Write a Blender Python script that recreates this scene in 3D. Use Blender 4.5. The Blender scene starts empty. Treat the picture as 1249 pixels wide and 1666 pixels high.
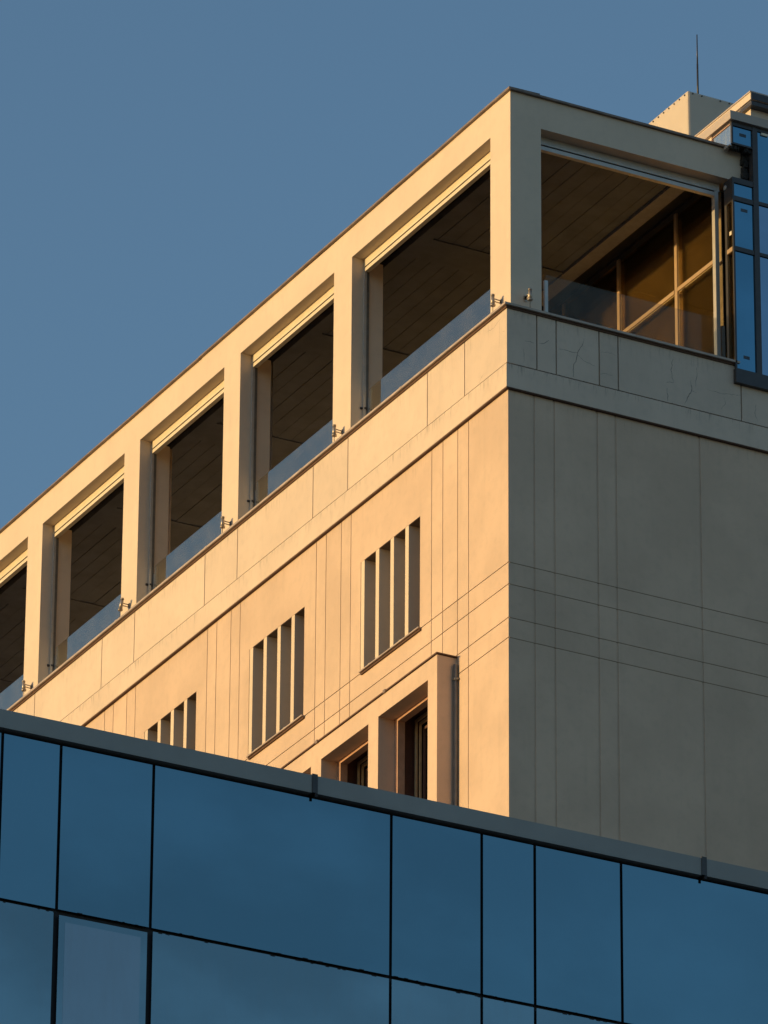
import bpy, bmesh, math, random
from mathutils import Vector, Matrix
random.seed(7)
C = bpy.context.scene.collection

# ------------------------------------------------------------------ camera
F = Vector((0.42647, 0.79569, 0.43)).normalized()
yaw, pitch, roll = 1.0789135900987126, 0.4444251625730616, 0.006849815145604784
F = Vector((math.cos(pitch)*math.cos(yaw), math.cos(pitch)*math.sin(yaw), math.sin(pitch)))
Rt = Vector((math.sin(yaw), -math.cos(yaw), 0)); U = Rt.cross(F)
R2 = math.cos(roll)*Rt + math.sin(roll)*U
U2 = -math.sin(roll)*Rt + math.cos(roll)*U
cd = bpy.data.cameras.new('camera'); cam = bpy.data.objects.new('camera', cd); C.objects.link(cam)
M = Matrix((R2, U2, -F)).transposed().to_4x4(); M.translation = Vector((-39.9995, -71.0847, 1.6))
cam.matrix_world = M
cd.sensor_fit = 'HORIZONTAL'; cd.sensor_width = 36.0; cd.lens = 36.0*10840.742/1249.0
cd.clip_start = 0.5; cd.clip_end = 6000
bpy.context.scene.camera = cam

# ------------------------------------------------------------------ sky and sun
SUN_EL, SUN_PHI = math.radians(3.8), math.radians(15)
sdir = Vector((-math.cos(SUN_PHI)*math.cos(SUN_EL), math.sin(SUN_PHI)*math.cos(SUN_EL), math.sin(SUN_EL)))
w = bpy.data.worlds.new('World'); bpy.context.scene.world = w; w.use_nodes = True
nt = w.node_tree; bg = nt.nodes['Background']
sky = nt.nodes.new('ShaderNodeTexSky'); sky.sky_type = 'NISHITA'; sky.sun_disc = False
sky.sun_elevation = SUN_EL; sky.sun_rotation = math.atan2(sdir.x, sdir.y)
sky.altitude = 200; sky.air_density = 1.0; sky.dust_density = 0.6; sky.ozone_density = 2.25
nt.links.new(sky.outputs[0], bg.inputs[0]); bg.inputs[1].default_value = 0.146
sl = bpy.data.lights.new('sun', 'SUN'); sl.energy = 2.22; sl.angle = math.radians(0.5); sl.color = (0.93, 0.622, 0.255)
so = bpy.data.objects.new('sun', sl); C.objects.link(so); so.location = (-60, 30, 60)
so.rotation_euler = (-sdir).to_track_quat('-Z', 'Y').to_euler()
vs = bpy.context.scene.view_settings
vs.view_transform = 'Standard'; vs.look = 'None'; vs.gamma = 1; vs.exposure = 0.95; vs.use_curve_mapping = False
cy = bpy.context.scene.cycles
cy.max_bounces = 10; cy.transparent_max_bounces = 16; cy.use_denoising = True

# ------------------------------------------------------------------ materials
def mat(name):
    m = bpy.data.materials.new(name); m.use_nodes = True
    return m, m.node_tree, m.node_tree.nodes['Principled BSDF']
def N(nt, t, **k):
    n = nt.nodes.new(t)
    for a, b in k.items(): setattr(n, a, b)
    return n
def mth(nt, op, a, b=None, clamp=False):
    n = N(nt, 'ShaderNodeMath', operation=op); n.use_clamp = clamp
    for i, v in enumerate((a, b)):
        if v is None: continue
        if isinstance(v, (int, float)): n.inputs[i].default_value = v
        else: nt.links.new(v, n.inputs[i])
    return n.outputs[0]
def noise(nt, vec, scale, detail=4, rough=0.55, stretch=None):
    if stretch:
        mp = N(nt, 'ShaderNodeMapping'); mp.inputs['Scale'].default_value = stretch
        nt.links.new(vec, mp.inputs[0]); vec = mp.outputs[0]
    n = N(nt, 'ShaderNodeTexNoise'); n.inputs['Scale'].default_value = scale
    n.inputs['Detail'].default_value = detail; n.inputs['Roughness'].default_value = rough
    nt.links.new(vec, n.inputs['Vector']); return n.outputs['Fac']
def maprange(nt, v, a, b, c, d):
    n = N(nt, 'ShaderNodeMapRange'); n.interpolation_type = 'SMOOTHSTEP'
    nt.links.new(v, n.inputs[0])
    for i, x in enumerate((a, b, c, d)): n.inputs[i+1].default_value = x
    return n.outputs[0]
def mixc(nt, f, a, b):
    n = N(nt, 'ShaderNodeMix', data_type='RGBA')
    nt.links.new(f, n.inputs[0])
    for i, v in ((6, a), (7, b)):
        if isinstance(v, tuple): n.inputs[i].default_value = v + (1,) if len(v) == 3 else v
        else: nt.links.new(v, n.inputs[i])
    return n.outputs[2]

def plaster(name, col, dirt, mott=0.06, bump=0.25, streak=0.25, drips=()):
    """painted render: mottled, finely rough, with rain streaks; drips = heights under which dirt runs down"""
    m, nt, p = mat(name); g = N(nt, 'ShaderNodeNewGeometry'); pos = g.outputs['Position']
    oi = N(nt, 'ShaderNodeObjectInfo')
    n1 = noise(nt, pos, 0.9, 5); n2 = noise(nt, pos, 7, 5, 0.6)
    n3 = noise(nt, pos, 1.0, 5, 0.6, (7, 7, 0.5))
    light = tuple(min(1, c*(1+mott)) for c in col); dark = tuple(c*(1-mott) for c in col)
    c = mixc(nt, maprange(nt, n1, 0.35, 0.65, 0, 1), dark, light)
    c = mixc(nt, mth(nt, 'MULTIPLY', maprange(nt, n2, 0.45, 0.75, 0, 1), 0.20), c, dirt)
    c = mixc(nt, mth(nt, 'MULTIPLY', maprange(nt, n3, 0.5, 0.8, 0, 1), streak), c, dirt)
    # slight tone difference from panel to panel
    hs = N(nt, 'ShaderNodeHueSaturation'); nt.links.new(c, hs.inputs['Color'])
    nt.links.new(maprange(nt, oi.outputs['Random'], 0, 1, 0.96, 1.03), hs.inputs['Value']); c = hs.outputs[0]
    sep = N(nt, 'ShaderNodeSeparateXYZ'); nt.links.new(pos, sep.inputs[0])
    fine = noise(nt, pos, 1.0, 6, 0.7, (26, 26, 3))
    for (ztop, length, amt) in drips:
        fall = maprange(nt, sep.outputs[2], ztop-length, ztop, 0, 1)
        below = mth(nt, 'LESS_THAN', sep.outputs[2], ztop+0.004)
        edge = maprange(nt, fine, 0.50, 0.70, 0, 1)
        f = mth(nt, 'MULTIPLY', mth(nt, 'MULTIPLY', mth(nt, 'MULTIPLY', fall, below), edge), amt)
        c = mixc(nt, f, c, tuple(d*0.42 for d in dirt))
    nt.links.new(c, p.inputs['Base Color']); p.inputs['Roughness'].default_value = 0.9
    p.inputs['Specular IOR Level'].default_value = 0.25
    b1 = N(nt, 'ShaderNodeBump'); b1.inputs['Strength'].default_value = bump; b1.inputs['Distance'].default_value = 0.004
    nt.links.new(noise(nt, pos, 55, 4, 0.6), b1.inputs['Height'])
    b2 = N(nt, 'ShaderNodeBump'); b2.inputs['Strength'].default_value = 0.3; b2.inputs['Distance'].default_value = 0.02
    nt.links.new(noise(nt, pos, 2.4, 3), b2.inputs['Height']); nt.links.new(b1.outputs[0], b2.inputs['Normal'])
    nt.links.new(b2.outputs[0], p.inputs['Normal'])
    return m
def simple(name, col, rough=0.5, metal=0.0, var=0.12, sc=8, spec=0.5, bump=0.0):
    m, nt, p = mat(name); g = N(nt, 'ShaderNodeNewGeometry')
    n = noise(nt, g.outputs['Position'], sc, 4)
    c = mixc(nt, maprange(nt, n, 0.3, 0.7, 0, 1), tuple(x*(1-var) for x in col), tuple(min(1, x*(1+var)) for x in col))
    nt.links.new(c, p.inputs['Base Color']); p.inputs['Roughness'].default_value = rough
    p.inputs['Metallic'].default_value = metal; p.inputs['Specular IOR Level'].default_value = spec
    if bump:
        b = N(nt, 'ShaderNodeBump'); b.inputs['Strength'].default_value = bump; b.inputs['Distance'].default_value = 0.01
        nt.links.new(noise(nt, g.outputs['Position'], sc*5, 4), b.inputs['Height']); nt.links.new(b.outputs[0], p.inputs['Normal'])
    return m
def clear_glass(name, tint, ior=1.45, dirt=0.0, boost=1.0, dcol=(0.5, 0.5, 0.5)):
    m = bpy.data.materials.new(name); m.use_nodes = True; nt = m.node_tree; nt.nodes.clear()
    out = N(nt, 'ShaderNodeOutputMaterial'); t = N(nt, 'ShaderNodeBsdfTransparent'); t.inputs[0].default_value = tint+(1,)
    gl = N(nt, 'ShaderNodeBsdfGlossy'); gl.inputs['Roughness'].default_value = 0.02; gl.inputs[0].default_value = (1.0, 0.93, 0.82, 1)
    fr = N(nt, 'ShaderNodeFresnel'); fr.inputs[0].default_value = ior
    mx = N(nt, 'ShaderNodeMixShader'); nt.links.new(mth(nt, 'MULTIPLY', fr.outputs[0], boost, True), mx.inputs[0])
    nt.links.new(t.outputs[0], mx.inputs[1]); nt.links.new(gl.outputs[0], mx.inputs[2]); last = mx
    if dirt:
        d = N(nt, 'ShaderNodeBsdfDiffuse'); d.inputs[0].default_value = dcol+(1,)
        g = N(nt, 'ShaderNodeNewGeometry')
        f = maprange(nt, noise(nt, g.outputs['Position'], 3, 5), 0.3, 0.8, dirt*0.5, dirt*1.5)
        m2 = N(nt, 'ShaderNodeMixShader'); nt.links.new(f, m2.inputs[0])
        nt.links.new(mx.outputs[0], m2.inputs[1]); nt.links.new(d.outputs[0], m2.inputs[2]); last = m2
    nt.links.new(last.outputs[0], out.inputs[0]); return m
def mirror_glass(name, col, haze, wave=0.05, rough=0.03, cl=1.14):
    """coated glazing: tinted reflection of the sky plus painted cloud patches and a thin film of dust"""
    m = bpy.data.materials.new(name); m.use_nodes = True; nt = m.node_tree; nt.nodes.clear()
    out = N(nt, 'ShaderNodeOutputMaterial'); g = N(nt, 'ShaderNodeNewGeometry'); pos = g.outputs['Position']
    oi = N(nt, 'ShaderNodeObjectInfo')
    gl = N(nt, 'ShaderNodeBsdfGlossy'); gl.inputs['Roughness'].default_value = rough
    hs = N(nt, 'ShaderNodeHueSaturation'); hs.inputs['Color'].default_value = col+(1,)
    nt.links.new(maprange(nt, oi.outputs['Random'], 0, 1, 0.91, 1.09), hs.inputs['Value'])
    cloud = maprange(nt, noise(nt, pos, 0.55, 4, 0.5, (1, 1, 1.6)), 0.3, 0.7, 0, 1)  # cloud reflections painted as paler patches of the tint
    c = mixc(nt, cloud, hs.outputs[0], tuple(x*cl for x in col))
    nt.links.new(c, gl.inputs[0])
    b = N(nt, 'ShaderNodeBump'); b.inputs['Strength'].default_value = wave; b.inputs['Distance'].default_value = 0.05
    nt.links.new(noise(nt, pos, 0.8, 2), b.inputs['Height']); nt.links.new(b.outputs[0], gl.inputs['Normal'])
    d = N(nt, 'ShaderNodeBsdfDiffuse'); d.inputs[0].default_value = (0.30, 0.36, 0.42, 1)
    dust = mth(nt, 'MULTIPLY', maprange(nt, noise(nt, pos, 1.0, 6, 0.65, (16, 16, 2.5)), 0.35, 0.8, 0.5, 1.7), haze)
    mx = N(nt, 'ShaderNodeMixShader'); nt.links.new(dust, mx.inputs[0])
    nt.links.new(gl.outputs[0], mx.inputs[1]); nt.links.new(d.outputs[0], mx.inputs[2])
    nt.links.new(mx.outputs[0], out.inputs[0]); return m

PL  = plaster('wall_plaster', (0.615, 0.468, 0.36), (0.42, 0.34, 0.26), mott=0.055, streak=0.20, drips=((42.33, 0.35, 0.25),))
PLP = plaster('parapet_plaster', (0.64, 0.53, 0.44), (0.42, 0.37, 0.32), mott=0.04, streak=0.15, drips=((43.56, 0.45, 0.38), (42.70, 0.25, 0.65)))
PLT = plaster('terrace_plaster', (0.66, 0.55, 0.445), (0.48, 0.42, 0.36), mott=0.03, streak=0.15)
PLF = plaster('fin_plaster', (0.68, 0.56, 0.44), (0.5, 0.42, 0.34), mott=0.03, streak=0.1)
JO  = simple('joint_mortar', (0.27, 0.20, 0.14), 0.95)
COP = simple('coping_metal', (0.42, 0.34, 0.28), 0.5, 0.0, 0.15, 5)
FLA = simple('flashing_metal', (0.20, 0.15, 0.125), 0.55, 0.0, 0.2, 4)
DKM = simple('dark_frame_metal', (0.045, 0.042, 0.045), 0.45)
SIL = simple('silver_aluminium', (0.52, 0.50, 0.48), 0.4, 0.3, 0.06)
BOX = simple('screen_box_paint', (0.68, 0.60, 0.46), 0.5, 0.0, 0.04)
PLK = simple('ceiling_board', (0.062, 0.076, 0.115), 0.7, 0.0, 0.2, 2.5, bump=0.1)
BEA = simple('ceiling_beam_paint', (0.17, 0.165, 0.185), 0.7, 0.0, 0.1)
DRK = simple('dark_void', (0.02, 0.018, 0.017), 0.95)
BRN = simple('brown_window_frame', (0.50, 0.30, 0.21), 0.5, 0.0, 0.1)
BRD = simple('dark_brown_lining', (0.10, 0.045, 0.035), 0.6)
TAN = simple('tan_window_frame', (0.48, 0.34, 0.20), 0.5)
PIP = simple('zinc_pipe', (0.19, 0.185, 0.18), 0.45, 0.4)
LMP = simple('lamp_metal', (0.40, 0.34, 0.28), 0.4, 0.5)
CAB = simple('cabinet_sheet', (0.54, 0.465, 0.38), 0.65, 0.0, 0.05, 2)
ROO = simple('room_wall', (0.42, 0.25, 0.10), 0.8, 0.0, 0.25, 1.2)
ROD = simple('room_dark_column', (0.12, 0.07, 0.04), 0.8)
CRK = simple('crack_dark', (0.22, 0.195, 0.175), 0.95)
RUB = simple('torn_insulation', (0.035, 0.033, 0.032), 0.95, 0.0, 0.6, 40, bump=1.0)
STK = simple('sticker_grey', (0.06, 0.08, 0.11), 0.7)
STL = simple('sticker_white', (0.75, 0.68, 0.55), 0.7)
GRY = simple('grey_coping_sheet', (0.28, 0.285, 0.28), 0.55, 0.0, 0.07, 1.5)
BLK = simple('black_gasket', (0.012, 0.012, 0.018), 0.7)
ASP = simple('asphalt', (0.055, 0.055, 0.055), 0.9, 0.0, 0.3, 0.6, bump=0.3)
PAV = simple('paving', (0.24, 0.22, 0.20), 0.9, 0.0, 0.2, 1.5, bump=0.3)
GFL = simple('terrace_tiles', (0.10, 0.11, 0.13), 0.8)
MUL = simple('glazing_bar_paint', (0.40, 0.28, 0.17), 0.5, 0.0, 0.06)
BLI = simple('roller_blind', (0.33, 0.31, 0.27), 0.9, 0.0, 0.25, 1.1)
BLD = simple('roller_blind_dark', (0.21, 0.20, 0.19), 0.9)
UND = simple('shade_strip_and_flashing', (0.10, 0.052, 0.036), 0.8)  # paints the shade under overhangs; also the bay flashing's own dark red
GCH = mirror_glass('cheek_glass', (0.70, 0.66, 0.62), 0.42)
FSC = simple('fascia_sheet', (0.44, 0.37, 0.32), 0.6, 0.0, 0.05, 2)
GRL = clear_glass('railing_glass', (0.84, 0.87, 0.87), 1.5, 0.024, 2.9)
GRR = clear_glass('railing_glass_shaded_side', (0.90, 0.90, 0.88), 1.45, 0.06, 0.22, (0.5, 0.40, 0.30))  # same glass, sky reflection turned down, warm reflection put into the dirt colour
GIN = clear_glass('bronze_glass', (0.86, 0.79, 0.62), 1.5, 0.0, 0.9)
GWN = mirror_glass('window_glass_dark', (0.10, 0.11, 0.12), 0.03)
GBL = mirror_glass('curtain_glass_blue', (0.13, 0.28, 0.36), 0.02)
GB2 = mirror_glass('curtain_glass_pale', (0.25, 0.34, 0.42), 0.03)
GFA = mirror_glass('facade_glass', (0.145, 0.255, 0.30), 0.02)
GFB = mirror_glass('facade_glass_dusty_cloudy', (0.19, 0.275, 0.30), 0.085, cl=1.30)  # dust film, plus stronger painted cloud reflections
GFC = mirror_glass('facade_glass_inner', (0.25, 0.29, 0.31), 0.12, cl=1.22)

# ------------------------------------------------------------------ mesh helpers
class MB:
    def __init__(s): s.bm = bmesh.new()
    def box(s, x0, x1, y0, y1, z0, z1):
        v = [s.bm.verts.new((x, y, z)) for x in (x0, x1) for y in (y0, y1) for z in (z0, z1)]
        for f in ((0,1,3,2), (4,6,7,5), (0,4,5,1), (2,3,7,6), (0,2,6,4), (1,5,7,3)):
            s.bm.faces.new([v[i] for i in f])
        return s
    def slab(s, ax, us, zs, holes, d0, d1):
        """flat wall standing across axis ax, between depths d0 and d1, with rectangular holes"""
        us = sorted(set(us) | {h[0] for h in holes} | {h[1] for h in holes})
        zs = sorted(set(zs) | {h[2] for h in holes} | {h[3] for h in holes})
        cell = lambda i, j: 0 <= i < len(us)-1 and 0 <= j < len(zs)-1 and not any(
            h[0]-1e-6 < (us[i]+us[i+1])/2 < h[1]+1e-6 and h[2]-1e-6 < (zs[j]+zs[j+1])/2 < h[3]+1e-6 for h in holes)
        vd = {}
        def V(i, j, k):
            if (i, j, k) not in vd:
                d = (d0, d1)[k]; u, z = us[i], zs[j]
                vd[i, j, k] = s.bm.verts.new((d, u, z) if ax == 'x' else (u, d, z))
            return vd[i, j, k]
        for i in range(len(us)-1):
            for j in range(len(zs)-1):
                if not cell(i, j): continue
                for k in (0, 1): s.bm.faces.new([V(i,j,k), V(i+1,j,k), V(i+1,j+1,k), V(i,j+1,k)])
                for (a, b, ni, nj) in (((i,j),(i,j+1),i-1,j), ((i+1,j),(i+1,j+1),i+1,j), ((i,j),(i+1,j),i,j-1), ((i,j+1),(i+1,j+1),i,j+1)):
                    if not cell(ni, nj): s.bm.faces.new([V(*a,0), V(*b,0), V(*b,1), V(*a,1)])
        return s
    def tube(s, a, b, r0, r1=None, n=14, cap=True):
        r1 = r0 if r1 is None else r1
        a, b = Vector(a), Vector(b); d = (b-a).normalized()
        t = d.orthogonal().normalized(); q = d.cross(t)
        ra = [s.bm.verts.new(a + r0*(math.cos(2*math.pi*i/n)*t + math.sin(2*math.pi*i/n)*q)) for i in range(n)]
        rb = [s.bm.verts.new(b + r1*(math.cos(2*math.pi*i/n)*t + math.sin(2*math.pi*i/n)*q)) for i in range(n)]
        for i in range(n):
            f = s.bm.faces.new([ra[i], ra[(i+1) % n], rb[(i+1) % n], rb[i]]); f.smooth = True
        if cap: s.bm.faces.new(ra[::-1]); s.bm.faces.new(rb)
        return s
    def prism(s, pts, z0, z1):
        lo = [s.bm.verts.new((x, y, z0)) for x, y in pts]; hi = [s.bm.verts.new((x, y, z1)) for x, y in pts]
        n = len(pts)
        for i in range(n): s.bm.faces.new([lo[i], lo[(i+1) % n], hi[(i+1) % n], hi[i]])
        s.bm.faces.new(lo[::-1]); s.bm.faces.new(hi); return s
    def build(s, name, m, parent=None, bevel=0):
        bmesh.ops.recalc_face_normals(s.bm, faces=s.bm.faces)
        me = bpy.data.meshes.new(name); s.bm.to_mesh(me); s.bm.free(); me.materials.append(m)
        o = bpy.data.objects.new(name, me); C.objects.link(o)
        if parent: o.parent = parent
        if bevel:
            b = o.modifiers.new('bevel', 'BEVEL'); b.width = bevel; b.segments = 2; b.limit_method = 'ANGLE'
        return o
def box(name, m, parent, *a, bevel=0): return MB().box(*a).build(name, m, parent, bevel)
def tag(o, label=None, cat=None, group=None, kind=None):
    for k, v in (('label', label), ('category', cat), ('group', group), ('kind', kind)):
        if v: o[k] = v
    return o
def empty(name, parent=None, loc=(0, 0, 0), rz=0):
    o = bpy.data.objects.new(name, None); C.objects.link(o); o.location = loc; o.rotation_euler.z = rz
    o.empty_display_size = 0.2
    if parent: o.parent = parent
    return o

# ------------------------------------------------------------------ ground
g = MB(); v = [g.bm.verts.new(p) for p in ((-2500,-2500,0),(2500,-2500,0),(2500,2500,0),(-2500,2500,0))]; g.bm.faces.new(v)
tag(g.build('ground', ASP), kind='structure')
tag(MB().box(-6, 20, -6, 29, -0.2, 0.13).build('pavement', PAV), kind='structure')

# ================================================================== THE CREAM BUILDING
B = tag(empty('cream_building'), 'cream rendered corner building with open roof terrace, one side lit orange by low sun', 'building')
YE, XE = 22.62, 14.0                      # far ends of the two facades
GV, GD = 0.016, 0.020                     # joint width, joint depth

# ---- lower wall: rendered panels between recessed joints
pitch_y = 3.44
vy = [1.113, 1.422, 1.847, 2.167]
yj = []
for k in range(7):
    for v0, c in zip(vy, (0, -.014, 0.02, 0.0)): yj.append(v0 + k*pitch_y + (c if k else 0))
yj = [y for y in yj if y < YE-0.3]
WIN = [(2.50, 4.25), (5.955, 7.675), (9.38, 11.10), (12.82, 14.54), (16.26, 17.98), (19.70, 21.42)]
WZ = (39.705, 41.425)
zr = [0.0, 31.9, 35.3, 38.585, 38.880, 39.375, 39.700, 42.33]
ORY0, ORY1 = 1.448, 10.30                 # projecting window bay on the storey below
ORH = [(1.709, 3.134), (3.423, 4.820), (5.125, 6.540), (6.84, 8.25), (8.55, 9.97)]
OZ0, OZ1 = 36.15, 38.555
holes_core = [(a, b, WZ[0], WZ[1]) for a, b in WIN] + [(a, b, OZ0-0.05, OZ1+0.09) for a, b in ORH]
MB().slab('x', (GD, YE), (0, 42.3), holes_core, GD, 0.9).build('wall_backing', JO, B)
MB().slab('y', (0.9, XE), (0, 42.3), [], GD+0.001, 0.9).build('wall_backing', JO, B)
box('wall_backing', PL, B, GD+0.001, XE, 0.0075, GD-0.001, 0, 42.3)
for z in (35.3, 38.585, 38.880, 39.375, 39.700): box('groove_shade_strip', JO, B, GD+0.002, XE, 0.0025, 0.0074, z-0.0063, z+0.0063)  # dark strips put the overhang shade of the horizontal grooves into colour
box('building_core', DRK, B, 1.0, XE-0.1, 1.0, YE-0.1, 0, 42.2)
box('rear_wall', PL, B, XE, XE+0.1, 0, YE, 0, 43.5); box('rear_wall', PL, B, 0.9, XE, YE, YE+0.1, 0, 43.5)
def panel(ax, u0, u1, z0, z1, d0, d1, m, name, holes=()):
    hh = [h for h in holes if h[0] > u0-0.01 and h[1] < u1+0.01 and h[2] > z0-0.02 and h[3] < z1]
    return MB().slab(ax, (u0, u1), (z0, z1), [(h[0], h[1], max(h[2], z0+0.0), h[3]) for h in hh], d0, d1).build(name, m, B)
ys = [0.0] + yj + [YE]
wh = [(a, b, WZ[0], WZ[1]) for a, b in WIN]
for i in range(len(ys)-1):
    u0 = ys[i] + (GV/2 if i else 0); u1 = ys[i+1] - (GV/2 if i < len(ys)-2 else 0)
    for j in range(len(zr)-1):
        z0 = zr[j] + (GV*0.4 if j else 0); z1 = zr[j+1] - (GV*0.4 if j < len(zr)-2 else 0)
        if u0 > ORY0+0.3 and u1 < ORY1 and z1 < 38.6 and z0 > 35: continue       # behind the window bay
        panel('x', u0, u1, z0, z1, 0.0, GD, PL, 'wall_panel', wh)
xj = [0.401, 0.717, 1.397, 1.691, 3.035, 4.35, 4.66, 6.1, 6.4, 8.9, 9.2, 11.5]
xs = [0.0] + xj + [XE]
for i in range(len(xs)-1):
    gw = 0.030
    u0 = xs[i] + (gw/2 if i else GD); u1 = xs[i+1] - (gw/2 if i < len(xs)-2 else 0)
    for j in range(len(zr)-1):
        z0 = zr[j] + (GV*0.4 if j else 0); z1 = zr[j+1] - (GV*0.4 if j < len(zr)-2 else 0)
        panel('y', u0, u1, z0, z1, 0.0, 0.0073, PL, 'wall_panel')

# ---- cornice band, parapet panels, coping
def ell(mb, d, z0, z1, back=0.3):
    """L-shaped band running round the corner, front face at distance d outside both walls"""
    mb.prism([(-d, -d), (XE, -d), (XE, back), (back, back), (back, YE), (-d, YE)], z0, z1); return mb
ell(MB(), 0.055, 42.318, 42.672).build('cornice', PLP, B)
ell(MB(), 0.046, 42.302, 42.3175).build('cornice_shade_strip', UND, B)  # overhang shade painted as a dark band below the cornice
ell(MB(), 0.012, 42.672, 43.50).build('parapet_backing', JO, B)
pj = [1.157, 2.232, 4.594, 5.662, 8.043, 9.101, 11.443, 12.560, 14.93, 16.0, 18.37, 19.44, 21.8]
ps = [-0.040] + pj + [YE]
for i in range(len(ps)-1):
    u0 = ps[i] + (0.010 if i else 0); u1 = ps[i+1] - 0.010
    MB().slab('x', (u0, u1), (42.696, 43.524), [], -0.040, -0.0125).build('parapet_panel', PLP, B)
qs = [-0.0125] + [0.433, 0.739, 1.422, 1.725, 3.709, 4.35, 6.4, 8.9, 11.5] + [XE]
for i in range(len(qs)-1):
    u0 = qs[i] + (0.010 if i else 0); u1 = qs[i+1] - 0.010
    MB().slab('y', (u0, u1), (42.696, 43.524), [], -0.040, -0.0125).build('parapet_panel', PLP, B)
cs = [-0.100, 2.93, 5.95, 8.97, 11.99, 15.0, 18.0, 21.0, YE]
for i in range(len(cs)-1):
    a = cs[i] + (0.004 if i else 0)
    o = box('coping_section', COP, B, -0.100, 0.62, a, cs[i+1]-0.004, 43.556, 43.588)
    if i: MB().box(-0.104, -0.06, cs[i]-0.03, cs[i]+0.03, 43.552, 43.592).build('joint_cover', COP, o)
for a, b in ((0.625, 1.98), (1.988, 3.665)):
    box('coping_section', COP, B, a, b, -0.100, 0.6, 43.556, 43.588)
MB().prism([(-0.0998, -0.1002), (0.617, -0.1002), (0.617, -0.06), (-0.0998, -0.06)], 43.5563, 43.5885).build('coping_section', COP, B)
ell(MB(), 0.060, 43.525, 43.5555).build('coping_shade_strip', UND, B)  # shade under the coping edge, put in as a dark strip
# hair cracks in the render of the parapet
def crack(ax, pts, w=0.006):
    mb = MB(); P = []
    for i in range(len(pts)-1):                       # jitter between the given points
        (u0, z0), (u1, z1) = pts[i], pts[i+1]; n = max(2, int(math.hypot(u1-u0, z1-z0)/0.035))
        for k in range(n):
            t = k/n; j = 0.010 if k else 0
            P.append((u0+(u1-u0)*t+random.uniform(-j, j), z0+(z1-z0)*t+random.uniform(-j, j)))
    P.append(pts[-1])
    for i in range(len(P)-1):
        (u0, z0), (u1, z1) = P[i], P[i+1]; L = math.hypot(u1-u0, z1-z0) or 1
        ww = w*random.uniform(0.5, 1.1)*(0.5+0.5*math.sin(math.pi*(i+0.5)/(len(P)-1)))
        nx, nz = -(z1-z0)/L*ww/2, (u1-u0)/L*ww/2
        q = [(u0+nx, z0+nz), (u1+nx, z1+nz), (u1-nx, z1-nz), (u0-nx, z0-nz)]
        f = lambda u, z, d: (d, u, z) if ax == 'x' else (u, d, z)
        mb.bm.faces.new([mb.bm.verts.new(f(u, z, -0.0405)) for u, z in q])
    mb.build('crack', CRK, B)
for pts, w_ in (
    ([(1.181, 43.356), (1.155, 43.243), (1.08, 43.117), (1.06, 43.02), (1.02, 42.93), (1.004, 42.72)], 0.012),
    ([(1.08, 43.117), (0.95, 43.10), (0.787, 43.099)], 0.008),
    ([(1.08, 43.08), (1.16, 43.02), (1.355, 42.971)], 0.006),
    ([(0.24, 43.088), (0.33, 43.10), (0.39, 43.09)], 0.008), ([(0.458, 43.107), (0.54, 43.12), (0.623, 43.19)], 0.008),
    ([(1.438, 42.866), (1.53, 42.90), (1.63, 42.895)], 0.008), ([(1.44, 43.2), (1.55, 43.24), (1.69, 43.22)], 0.005),
    ([(2.61, 43.385), (2.571, 43.214), (2.605, 43.014)], 0.010), ([(2.60, 43.02), (2.50, 43.0)], 0.006),
    ([(2.507, 42.912), (2.515, 42.717)], 0.010),
    ([(2.894, 43.131), (2.902, 42.972), (2.83, 42.84), (2.787, 42.729)], 0.012), ([(2.902, 42.972), (2.984, 42.956)], 0.008),
    ([(2.991, 43.353), (2.985, 43.18), (2.97, 43.05)], 0.007), ([(3.15, 43.05), (3.4, 43.04), (3.7, 43.09)], 0.006),
    ([(3.42, 43.0), (3.45, 42.9), (3.38, 42.8)], 0.007), ([(3.95, 43.0), (3.93, 42.85), (3.97, 42.75)], 0.007),
    ([(0.22, 42.96), (0.225, 42.75)], 0.006)): crack('y', pts, w_)
for pts, w_ in (([(0.10, 43.46), (0.22, 43.42), (0.34, 43.38), (0.5, 43.40)], 0.006), ([(0.17, 43.40), (0.16, 43.15), (0.19, 42.95)], 0.004),
                ([(0.02, 43.2), (0.08, 43.22)], 0.004), ([(0.62, 42.80), (0.75, 42.72)], 0.006), ([(1.5, 42.95), (1.48, 42.85)], 0.004)):
    crack('x', pts, w_)

# ---- slatted windows of the sunlit side
def fin_window(y0, y1):
    win = empty('slatted_window', B, (0, 0, 0))
    o = box('sill', COP, win, -0.058, 0.30, y0-0.055, y1-0.06, 39.684, 39.703)
    box('sill_shade_strip', UND, win, -0.028, 0.0, y0-0.05, y1-0.065, 39.655, 39.679)  # dark strip painting the shade beneath the sill
    wd = y1 - y0
    for k in range(4):
        a = y1 - 0.012 - k*0.4345 - 0.094
        box('fin', PLF, win, 0.004, 0.30, a, a+0.098, WZ[0]-0.001, WZ[1])
    box('lining', PL, win, 0.60, 0.66, y0-0.02, y1+0.02, WZ[0]-0.02, WZ[1]+0.02)
    box('window_pane', GWN, win, 0.56, 0.59, y0+0.05, y1-0.05, WZ[0]+0.05, WZ[1]-0.05)
    return win
for a, b in WIN: fin_window(a, b)

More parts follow.
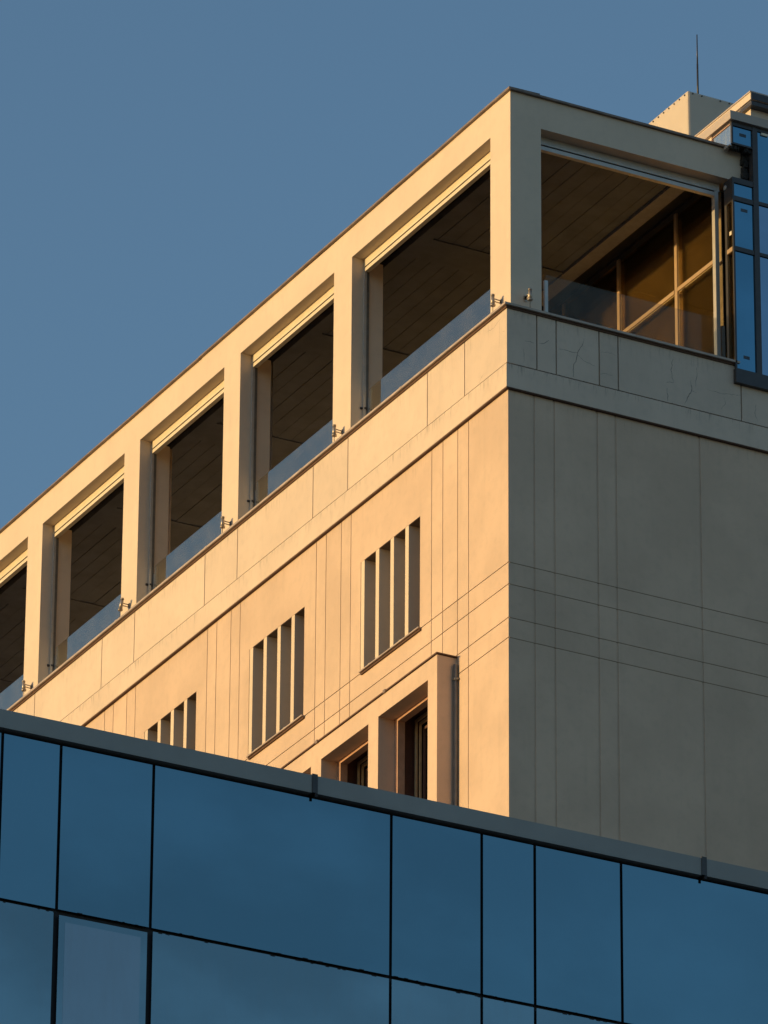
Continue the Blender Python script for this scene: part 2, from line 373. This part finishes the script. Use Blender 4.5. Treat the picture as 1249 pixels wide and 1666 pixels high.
# ---- projecting window bay of the storey below
OR = empty('window_bay', B)
XO = -0.30
MB().slab('x', (ORY0, ORY1), (35.7, 38.835), [(a, b, OZ0, OZ1) for a, b in ORH], XO, 0.020).build('bay_wall', PL, OR)
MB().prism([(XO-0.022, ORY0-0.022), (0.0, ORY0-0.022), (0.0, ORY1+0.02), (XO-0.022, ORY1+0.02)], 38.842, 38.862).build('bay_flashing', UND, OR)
for k in range(4): MB().box(XO-0.028, XO+0.02, 2.9+k*2.0, 2.96+k*2.0, 38.833, 38.878).build('flashing_clip', FLA, OR)
for a, b in ORH:
    f = MB().slab('x', (a+0.001, b-0.001), (OZ0+0.001, OZ1-0.001), [(a+0.09, b-0.098, OZ0+0.04, OZ1-0.045)], -0.045, 0.066)
    f.build('window_frame', BRN, OR)
    MB().slab('x', (a-0.029, b+0.029), (OZ0-0.039, OZ1+0.088), [(a+0.012, b-0.012, OZ0, OZ1+0.078)], 0.067, 0.42).build('window_lining', BRD, OR)
    MB().slab('x', (a+0.02, b-0.07), (OZ0+0.01, OZ1+0.035), [(a+0.06, b-0.12, OZ0+0.05, OZ1-0.012)], 0.235, 0.255).build('window_frame', TAN, OR)
    MB().slab('x', (a+0.05, b-0.125), (OZ0+0.04, OZ1-0.014), [(a+0.09, b-0.155, OZ0+0.08, OZ1-0.055)], 0.275, 0.30).build('window_frame', TAN, OR)
    MB().slab('x', (a+0.07, b-0.14), (OZ0+0.06, OZ1-0.086), [(a+0.12, b-0.19, OZ0+0.12, OZ1-0.125)], 0.325, 0.35).build('window_frame', BRD, OR)
    box('window_pane', GWN, OR, 0.36, 0.375, a+0.02, b-0.03, OZ0+0.02, OZ1+0.05)
dp = MB().tube((-0.036, 1.408, 20), (-0.036, 1.408, 38.72), 0.033, n=18).build('drainpipe', PIP, B)
for z in (38.50, 36.5, 34.0): MB().tube((-0.036, 1.408, z-0.02), (-0.036, 1.408, z+0.02), 0.040).box(-0.04, 0, 1.355, 1.368, z-0.012, z+0.012).build('pipe_clamp', PIP, dp)

# ---- terrace: piers, edge beam, roof
bays = [(0.67, 4.79), (5.342, 8.325), (8.857, 11.694), (12.229, 15.138), (15.672, 18.60), (19.13, 22.06)]
ZB, ZT, ZR = 43.30, 46.565, 47.045
fr = MB().slab('x', (0.10, YE), (ZB, ZR), [(a, b, ZB-1, ZT) for a, b in bays], 0.10, 0.48)
# the piers reach a little further in than the beam
for a, b in [(0.10, 0.67)] + [(bays[i][1], bays[i+1][0]) for i in range(5)]:
    fr.box(0.4805, 0.612 if a > 0.2 else 0.590, a if a > 0.2 else 0.4805, b, ZB, ZT-0.002)
    if a < 0.2: fr.box(0.4805, 0.590, 0.10, 0.4805, ZB, ZT)
fr.build('terrace_frame', PLT, B)
# shaded side beam, broken off roughly where it meets the glass block
side = MB(); ragged = [3.885, 3.875, 3.888, 3.868, 3.879, 3.862, 3.884, 3.872, 3.890]
n = len(ragged)
zz = [ZT + (ZR-ZT)*i/(n-1) for i in range(n)]
for y in (0.10, 0.48):
    vv = [side.bm.verts.new((0.4805, y, ZT)), *[side.bm.verts.new((ragged[i], y, zz[i])) for i in range(n)], side.bm.verts.new((0.4805, y, ZR))]
    side.bm.faces.new(vv)
side.bm.verts.ensure_lookup_table(); k = n+2
for i in range(k): side.bm.faces.new([side.bm.verts[i], side.bm.verts[(i+1) % k], side.bm.verts[k+(i+1) % k], side.bm.verts[k+i]])
side.build('terrace_side_beam', PLT, B)
box('terrace_floor', GFL, B, 0.62, XE, 0.62, YE, 43.0, 43.28)
box('roof_slab', PLT, B, 0.481, 3.58, 0.481, YE, 46.76, 47.04)
# roof flashing in lapped lengths, none of them perfectly straight
fy = [0.06, 2.35, 4.75, 7.2, 9.65, 12.1, 14.5, 17.0, 19.5, YE]
for i in range(len(fy)-1):
    mb = MB(); d0, d1 = random.uniform(-.006, .006), random.uniform(-.006, .006)
    a, b = fy[i]-0.01, fy[i+1]; pts = []
    for (y, dz) in ((a, d0), ((a+b)/2, (d0+d1)/2 + random.uniform(0.0, .008)), (b, d1)):
        pts.append([mb.bm.verts.new((x, y, z)) for x, z in ((0.055-0.001*i % 2, 47.046+dz), (0.055, 47.076+dz), (0.55, 47.088+dz), (0.55, 47.046+dz))])
    for p, q in zip(pts, pts[1:]):
        for k in range(4): mb.bm.faces.new([p[k], p[(k+1) % 4], q[(k+1) % 4], q[k]])
    mb.bm.faces.new(pts[0]); mb.bm.faces.new(pts[-1][::-1])
    mb.build('roof_flashing', FLA, B)
fx = [0.555, 2.1, 3.66]
box('roof_flashing', FLA, B, 0.057, 0.553, 0.052, 0.50, 47.044, 47.075)
for i in range(2): box('roof_flashing', FLA, B, fx[i], fx[i+1]-0.003, 0.055, 0.50, 47.046, 47.077+0.003*i)

MB().tube((0.655, 11.745, ZB), (0.655, 11.745, 46.55), 0.020, n=10).build('riser_pipe', COP, B)
MB().tube((0.655, 8.36, ZB), (0.655, 8.36, 46.55), 0.012, n=10).build('riser_pipe', PIP, B)

# ---- terrace ceiling: boards between cross beams
beams_y = [(3.78, 4.42)] + [(3.78+3.44*k, 4.42+3.44*k) for k in range(1, 6)]
px = [0.962 + 0.2411*k for k in range(-0, 9)]
px = [0.865] + px + [3.05]
spans = [(0.60, 3.78)] + [(beams_y[k][1], beams_y[k+1][0]) for k in range(5)]
for (y0, y1) in spans:
    for i in range(len(px)-1):
        dz = random.uniform(-0.004, 0.004)
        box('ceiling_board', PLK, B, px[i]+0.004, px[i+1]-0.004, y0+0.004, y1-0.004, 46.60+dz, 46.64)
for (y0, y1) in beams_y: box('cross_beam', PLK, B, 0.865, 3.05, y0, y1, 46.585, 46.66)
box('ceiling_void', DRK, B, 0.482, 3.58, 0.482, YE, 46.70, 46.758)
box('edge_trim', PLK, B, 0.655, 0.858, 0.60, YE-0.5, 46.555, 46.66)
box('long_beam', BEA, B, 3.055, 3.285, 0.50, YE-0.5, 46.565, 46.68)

# ---- roll screen boxes and guide rails in every opening
for i, (a, b) in enumerate(bays):
    s = empty('screen_frame', B)
    box('screen_box', BOX, s, 0.290, 0.40, a+0.002, b-0.002, 46.440, 46.563)
    box('screen_slot', DRK, s, 0.305, 0.38, a+0.05, b-0.05, 46.417, 46.438)
    box('screen_bottom_bar', BOX, s, 0.290, 0.36, a+0.03, b-0.045, 46.357, 46.416)
    box('guide_rail', SIL, s, 0.286, 0.325, b-0.040, b-0.002, 43.4, 46.438)
    box('guide_rail', PIP, s, 0.326, 0.372, b-0.030, b-0.002, 43.4, 46.438)
    box('guide_rail', SIL, s, 0.286, 0.325, a+0.002, a+0.028, 43.4, 46.438)
s = empty('screen_frame', B)
box('screen_box', SIL, s, 0.593, 3.61, 0.290, 0.40, 46.440, 46.563)
box('screen_slot', DRK, s, 0.62, 3.55, 0.305, 0.38, 46.417, 46.438)
box('screen_bottom_bar', SIL, s, 0.60, 3.527, 0.290, 0.36, 46.357, 46.416)
box('guide_rail', SIL, s, 3.530, 3.592, 0.290, 0.37, 43.4, 46.438)
box('guide_rail', DKM, s, 0.593, 0.61, 0.290, 0.36, 43.4, 46.356)

# ---- glass railings
for i, (a, b) in enumerate(bays):
    r = empty('glass_railing', B)
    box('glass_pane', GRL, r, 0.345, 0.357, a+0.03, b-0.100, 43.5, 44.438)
    box('railing_post', SIL, r, 0.365, 0.385, b-0.060, b-0.030, 43.5, 44.33)
    mb = MB().tube((0.30, b-0.012, 44.15), (0.345, b-0.012, 44.15), 0.034, n=12).tube((0.25, b-0.010, 44.15), (0.30, b-0.010, 44.15), 0.018, n=10)
    mb.build('railing_clamp', DKM, r)
r = empty('glass_railing', B)
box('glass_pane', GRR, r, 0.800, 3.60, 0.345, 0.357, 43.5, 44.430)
for a in (0.775, 3.640): box('railing_post', SIL, r, a, a+0.052, 0.333, 0.372, 43.4, 44.335)

# ---- glazed wall at the back of the terrace and the room behind it
gw = empty('terrace_glazing', B)
for (a, b) in ((0.455, 1.47), (1.565, 3.10), (3.19, 4.7), (4.8, 6.3), (6.4, 7.9)):
    box('roller_blind', BLI, gw, 3.715, 3.719, a-0.04, b+0.04, 45.40, 46.64); box('roller_blind', BLD if a < 0.5 else BLI, gw, 3.725, 3.729, a-0.04, b+0.04, 43.3, 45.46)
XG = 3.60
for (a, b) in ((0.455, 1.47), (1.565, 3.10), (3.19, 4.7), (4.8, 6.3), (6.4, 7.9)):
    box('glass_pane', GIN, gw, XG+0.03, XG+0.042, a, b, 43.3, 45.37)
    box('glass_pane', GIN, gw, XG+0.03, XG+0.042, a, b, 45.455, 46.62)
for a in (0.36, 1.47, 3.10, 4.70, 6.30, 7.90): box('mullion', MUL, gw, XG, XG+0.028, a, a+0.072 if a > 1 else 0.455, 43.3, 46.65)
for (a, b) in ((0.455, 1.47), (1.565, 3.10), (3.195, 4.7), (4.8, 6.3), (6.4, 7.9)):
    box('transom', MUL, gw, XG+0.003, XG+0.027, a, b, 45.380, 45.44)
box('glazing_head', DKM, gw, XG-0.02, XG+0.09, 0.40, 8.0, 46.66, 46.755)
rm = empty('lit_room', B)
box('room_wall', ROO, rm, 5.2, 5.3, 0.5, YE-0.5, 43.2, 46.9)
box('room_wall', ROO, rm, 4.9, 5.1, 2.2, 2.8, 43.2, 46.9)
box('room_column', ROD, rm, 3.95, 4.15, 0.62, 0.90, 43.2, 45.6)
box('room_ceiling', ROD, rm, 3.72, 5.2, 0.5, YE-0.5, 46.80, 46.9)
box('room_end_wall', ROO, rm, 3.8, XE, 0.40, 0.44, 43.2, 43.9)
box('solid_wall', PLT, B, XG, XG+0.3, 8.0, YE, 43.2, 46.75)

# ---- glass block at the right-hand end
cw = empty('curtain_wall', B)
YC, XC = -0.10, 3.592
Zf = dict(base=43.245, p0=43.465, t0=45.330, t1=45.400, u0=46.130, u1=46.205, v1=46.415, n0=46.500, n1=47.035, w0=47.062, w1=47.335)
box('base_frame', DKM, cw, XC-0.002, 9.0, YC-0.012, 0.12, 43.245, 43.463)
box('corner_post', DKM, cw, XC, XC+0.028, YC, YC+0.028, 43.463, 46.500)
box('corner_post', DKM, cw, XC, XC+0.028, YC, YC+0.028, 47.035, 47.400)
box('mullion', DKM, cw, 3.938, 4.022, YC-0.006, YC+0.10, 43.463, 47.400)
box('mullion', DKM, cw, 5.25, 5.33, YC-0.006, YC+0.10, 43.463, 47.400)
box('mullion', DKM, cw, 6.60, 6.68, YC-0.006, YC+0.10, 43.463, 47.400)
for (z0, z1) in ((45.330, 45.400), (46.130, 46.205), (46.415, 46.500), (47.035, 47.062), (47.335, 47.400)):
    box('transom', DKM, cw, XC+0.0285, 3.9375, YC+0.001, YC+0.09, z0, z1)
for (a, b) in ((4.0225, 5.2495), (5.3305, 6.5995), (6.6805, 8.98)):
    for (z0, z1) in ((45.345, 45.395), (46.160, 46.212), (47.345, 47.40)): box('transom', DKM, cw, a, b, YC+0.001, YC+0.09, z0, z1)
    for k, (z0, z1) in enumerate(((43.463, 45.345), (45.395, 46.160), (46.212, 47.345))):
        box('glass_pane', GBL if k == 2 else GB2, cw, a, b, YC+0.02, YC+0.035, z0, z1)
for (z0, z1) in ((43.463, 45.330), (45.400, 46.130), (46.205, 46.415), (47.062, 47.335)):
    box('glass_pane', GBL, cw, XC+0.0285, 3.9375, YC+0.02, YC+0.035, z0, z1)
# left cheek of the block
for (z0, z1) in ((43.59, 45.325), (45.395, 46.12)): box('glass_pane', GIN, cw, XC+0.008, XC+0.018, YC+0.029, 0.068, z0, z1)
box('transom', MUL, cw, XC-0.004, XC+0.03, YC+0.0285, 0.075, 45.326, 45.394)
box('side_panel', DKM, cw, XC+0.002, XC+0.03, YC+0.0285, 0.14, 46.121, 46.50)
MB().tube((XC-0.006, 0.10, 46.41), (XC+0.01, 0.10, 46.41), 0.035).build('pipe_end', SIL, cw)
box('corner_post', DKM, cw, XC, XC+0.06, 0.070, 0.125, 43.3, 46.13)
box('inner_screen', BLD, cw, XC+0.060, XC+0.066, YC+0.045, 0.066, 43.6, 45.30)
box('inner_screen', BLI, cw, XC+0.060, XC+0.066, YC+0.045, 0.066, 45.40, 46.11)
for k in range(3): box('blind_cord_rail', TAN, cw, XC+0.045, XC+0.055, YC+0.06+0.035*k, YC+0.07+0.035*k, 43.6, 44.5+0.2*k)
box('sticker', STK, cw, 3.735, 3.845, YC+0.0185, YC+0.0198, 47.195, 47.245)
box('sticker', STK, cw, 3.735, 3.845, YC+0.0185, YC+0.0198, 45.985, 46.035)
box('sticker', STK, cw, 3.735, 3.835, YC+0.0185, YC+0.0198, 43.655, 43.705)
box('sticker', STL, cw, XC+0.006, XC+0.0075, YC+0.06, YC+0.115, 45.60, 45.66)
# torn opening where the beam of the terrace meets the block
mb = MB()
for k in range(46):
    x = 3.885+random.uniform(-.01, .045); z = random.uniform(46.50, 47.03); s_ = random.uniform(.012, .035); y = random.uniform(0.04, 0.12)
    mb.box(x-s_, x+s_, y-s_, y+s_, z-s_*1.4, z+s_*1.4)
for k in range(26):
    x = random.uniform(3.60, 3.93); s_ = random.uniform(.008, .02); y = random.uniform(-0.07, 0.0)
    mb.box(x-s_, x+s_, y-s_, y+s_, 47.01-s_*2, 47.03+s_*0.2)
tag(mb.build('torn_insulation', RUB, cw), kind='stuff')
box('void_lining', DRK, cw, XC+0.06, 3.937, 0.50, 0.52, 46.50, 47.05)
box('void_lining', DRK, cw, 3.90, 3.937, 0.13, 0.50, 46.50, 47.05)
box('bracket', COP, cw, 3.560, 3.60, -0.09, -0.03, 47.000, 47.014); box('bracket', COP, cw, 3.555, 3.60, -0.02, 0.05, 46.985, 47.03)
# upper cheek, fascia and coping of the block
box('glass_pane', GCH, cw, XC+0.006, XC+0.016, YC+0.0285, 0.40, 47.03, 47.345)
box('cheek_panel', STL, cw, XC+0.05, XC+0.06, YC+0.06, 0.40, 47.045, 47.34)
box('transom', BRN, cw, XC-0.006, XC+0.03, YC+0.0285, 0.42, 47.350, 47.365)
box('transom', DKM, cw, XC, XC+0.03, YC+0.0285, 0.42, 47.366, 47.399)
box('corner_post', BRD, cw, XC, XC+0.05, 0.401, 0.45, 46.9, 47.349)
box('cheek_wall', PLT, cw, XC+0.004, XC+0.06, 0.451, 6.0, 46.9, 47.399)
box('sticker', STL, cw, 4.09, 4.20, YC+0.0, YC+0.0198, 47.30, 47.338)
box('block_body', JO, cw, 5.35, 9.0, 0.5, 6.0, 43.3, 47.39)
fb = MB().prism([(3.548, -0.150), (9.0, -0.150), (9.0, 6.0), (3.548, 6.0)], 47.402, 47.538); fb.build('block_fascia', FSC, cw)

# ---- penthouse behind
pt = empty('penthouse', B)
box('penthouse_wall', PLT, pt, 4.800, 9.0, 1.32, 12.0, 47.4, 48.66)
MB().prism([(4.728, 1.20), (9.2, 1.20), (9.2, 12.2), (4.728, 12.2)], 48.687, 48.800).build('roof_fascia', PLT, pt)
MB().prism([(4.755, 1.24), (9.2, 1.24), (9.2, 12.2), (4.755, 12.2)], 48.662, 48.686).build('fascia_trim', BEA, pt)
MB().prism([(4.715, 1.19), (9.2, 1.19), (9.2, 12.2), (4.715, 12.2)], 48.801, 48.822).build('roof_flashing', FSC, pt)

MB().box(4.74, 9.2, 1.188, 1.199, 48.69, 48.80).box(4.74, 9.2, 1.2, 1.5, 48.60, 48.66).build('fascia_shade_plate', DKM, pt)  # dark plates standing in for shade on the fascia's side and soffit

# ================================================================== THINGS ON THE BUILDING
# spotlights on the piers
def spot(name, x, y, z, out, side, label, group, tilt=0.0):
    """out: unit vector away from the wall; the lamp body hangs upright on a short two-bar arm"""
    t = tag(empty(name, None, (x, y, z)), label, 'lamp', group)
    o = Vector(out); s = Vector(side); L = 0.115
    MB().tube(-o*0.0, o*0.012, 0.032, n=12).box(*( (-0.012, 0.0, -0.02, 0.02, -0.055, 0.045) if abs(o.x) > .5 else (-0.02, 0.02, -0.012, 0.0, -0.055, 0.045))).build('wall_plate', LMP, t)
    MB().tube(o*0.005 + Vector((0, 0, .018)), o*L + Vector((0, 0, .024)), 0.008, n=8).tube(o*0.005 + Vector((0, 0, -.022)), o*L + Vector((0, 0, -.016)), 0.008, n=8).build('arm', LMP, t)
    q = o*(L+0.02); tv = s*tilt
    MB().tube(q-tv+Vector((0, 0, -.075)), q+tv+Vector((0, 0, .065)), 0.030, 0.024, n=16).tube(q-tv+Vector((0, 0, -.092)), q-tv+Vector((0, 0, -.072)), 0.038, n=16).tube(q+tv+Vector((0, 0, .064)), q+tv+Vector((0, 0, .085)), 0.028, n=16).build('lamp_body', LMP, t)
    MB().tube(q-tv+Vector((0, 0, -.09)), q-tv*1.5+o*0.0+Vector((0, 0, -.21)), 0.005, n=6).build('cable', DKM, t)
    return t
G1 = 'spotlights on the terrace piers'
spot('pier_spotlight', 0.099, 0.36, 43.83, (-1, 0, 0), (0, 1, 0), 'small spotlight on the sunlit side of the corner pier, just above the coping', G1)
spot('pier_spotlight', 0.099, 5.03, 43.83, (-1, 0, 0), (0, 1, 0), 'small spotlight on the first sunlit pier left of the corner pier', G1)
spot('pier_spotlight', 0.099, 8.55, 43.83, (-1, 0, 0), (0, 1, 0), 'small spotlight on the second sunlit pier left of the corner pier', G1)
spot('pier_spotlight', 0.099, 11.93, 43.85, (-1, 0, 0), (0, 1, 0), 'tilted spotlight on the third sunlit pier left of the corner pier', G1, -0.03)
spot('pier_spotlight', 0.099, 15.36, 43.83, (-1, 0, 0), (0, 1, 0), 'small spotlight on the last sunlit pier at the left edge of the picture', G1, 0.01)
spot('pier_spotlight', 0.33, 0.099, 43.83, (0, -1, 0), (1, 0, 0), 'small spotlight on the shaded face of the corner pier', G1)
# small lights lying on the window sills
def sill_light(y, label):
    t = tag(empty('sill_light', None, (0.03, y, 39.704)), label, 'lamp', 'small lights on the window sills')
    MB().tube((0, 0, 0), (0, 0, .015), 0.02, n=10).tube((0, 0, .01), (0, 0, .05), 0.006, n=8).build('lamp_foot', LMP, t)
    MB().tube((-0.03, -0.02, .035), (0.03, 0.0, .085), 0.020, 0.016, n=12).build('lamp_body', BOX, t)
    MB().tube((0.02, 0.015, .012), (0.03, 0.065, .03), 0.016, n=10).build('lamp_driver', DKM, t)
for y, l in ((4.00, 'small light at the left end of the sill, slatted window nearest the corner'),
             (3.10, 'small light at mid sill of the slatted window nearest the corner'),
             (7.45, 'small light at the left end of the sill, second slatted window from corner'),
             (6.56, 'small light at mid sill of the second slatted window from the corner')): sill_light(y, l)
# bird spikes on the coping
t = tag(empty('bird_spikes', None, (-0.05, 0.80, 43.589)), 'few dark bird spikes on the sunlit coping beside the corner pier', 'bird spikes')
box('spike_base', DKM, t, -0.012, 0.012, -0.05, 0.35, 0, 0.006)
for i, (dy, ex, ey, ez) in enumerate(((0.0, -.02, .01, .10), (0.10, .0, -.02, .06), (0.22, -.07, .04, .045), (0.30, -.06, .06, .03))):
    MB().tube((0, dy, 0), (ex, dy+ey, ez), 0.004, 0.002, n=6).build('spike', DKM, t)
# rooftop plant cabinet with rivets
CX, CY, CZ = 5.778, 4.70, 50.825
cb = tag(empty('rooftop_cabinet', None, (CX, CY, 48.83)), 'plain cream metal plant cabinet with dark rivets along its top, on the roof', 'cabinet')
H = 1.995
b_ = MB().box(0, 0.92, 0, 2.6, 0, H).build('casing', CAB, cb, 0.035)
for k in range(9): MB().tube((-0.012, 0.085+0.157*k, H-0.055), (0.004, 0.085+0.157*k, H-0.055), 0.014, n=10).build('rivet', DKM, cb)
for x in (0.085, 0.245, 0.57, 0.73): MB().tube((x, -0.012, H-0.045), (x, 0.004, H-0.045), 0.012, n=10).build('rivet', DKM, cb)
# lightning rod
lr = tag(empty('lightning_rod', None, (CX+0.36, CY+0.3, CZ-0.005)), 'thin dark vertical lightning rod standing on the rooftop cabinet', 'lightning rod')
MB().tube((0, 0, 0), (0, 0, 0.70), 0.017, 0.014, n=10).tube((0, 0, 0.70), (0, 0, 1.21), 0.012, 0.008, n=8).build('rod', DKM, lr)
MB().tube((0, 0, 0), (0, 0, 0.03), 0.06, n=16).build('base_plate', DKM, lr)

# ================================================================== THE GLASS BUILDING IN FRONT
A = -0.009248414645231398
FB = tag(empty('glass_office_building', None, (-15.5, -25.0, 0), A), 'blue mirror-glass office building with grey coping, in front of the cream building', 'building')
mx = [-9.0, -7.6, -6.4, -5.55, -3.357, -2.822, -1.965, 0.283, 1.158, 1.676, 2.530, 4.85, 5.75, 7.9, 9.2]
mz = [0.0, 1.7, 3.2, 4.7, 6.2, 7.7, 9.2, 10.7, 12.2, 13.7, 15.2, 16.7, 18.2, 19.18, 20.68, 22.18, 23.672]
box('building_body', BLK, FB, mx[0]-0.1, mx[-1]+0.1, 0.035, 9.0, 0, 23.66)
for i in range(len(mx)-1):
    for j in range(len(mz)-1):
        gx = 0.0135; x0, x1, z0, z1 = mx[i]+gx, mx[i+1]-gx, mz[j]+0.016, mz[j+1]-0.014
        if j < len(mz)-5 and not (j % 3 == 0): pass
        m = GFA if j >= len(mz)-2 else GFB
        opening = (i == 5 and j == len(mz)-3)
        if j == len(mz)-3 and i in (4, 5, 6):
            if i == 4: x1 -= 0.012; 
            if i == 5: x0 += 0.012; x1 -= 0.012; z1 -= 0.018
            if i == 6: x0 += 0.012
        if opening:
            o = box('glass_pane', GFB, FB, x0, x1, 0.0, 0.012, z0, z1)
            box('inner_glass', GFC, o, x0+0.055, x1-0.060, -0.0012, -0.0004, z0+0.05, z1-0.055)
        else:
            box('glass_pane', m, FB, x0, x1, 0.0, 0.012, z0, z1)
# ragged sealant along the transom
mb = MB()
for k in range(90):
    x = random.uniform(-3.6, 4.0); s_ = random.uniform(0.002, 0.008)
    zc = 22.18 + random.choice((-0.014, 0.014)) + random.uniform(-.004, .004)
    mb.box(x-s_*3, x+s_*3, -0.004, -0.0012, zc-s_*0.5, zc+s_*0.5)
tag(mb.build('sealant', BLK, FB), kind='stuff')
cs2 = [mx[0]-0.1, -8.1, -4.29, -0.478, 3.333, 7.14, mx[-1]+0.1]
for i in range(len(cs2)-1):
    box('coping_section', GRY, FB, cs2[i]+0.026, cs2[i+1]-0.026, -0.05, 0.5, 23.688, 23.850)
    if i:
        x = cs2[i]; box('coping_joint', DKM, FB, x-0.0255, x+0.0255, -0.058, 0.51, 23.690, 23.862)
        box('joint_tail', BLK, FB, x+0.002, x+0.024, -0.056, -0.046, 23.655, 23.6895)
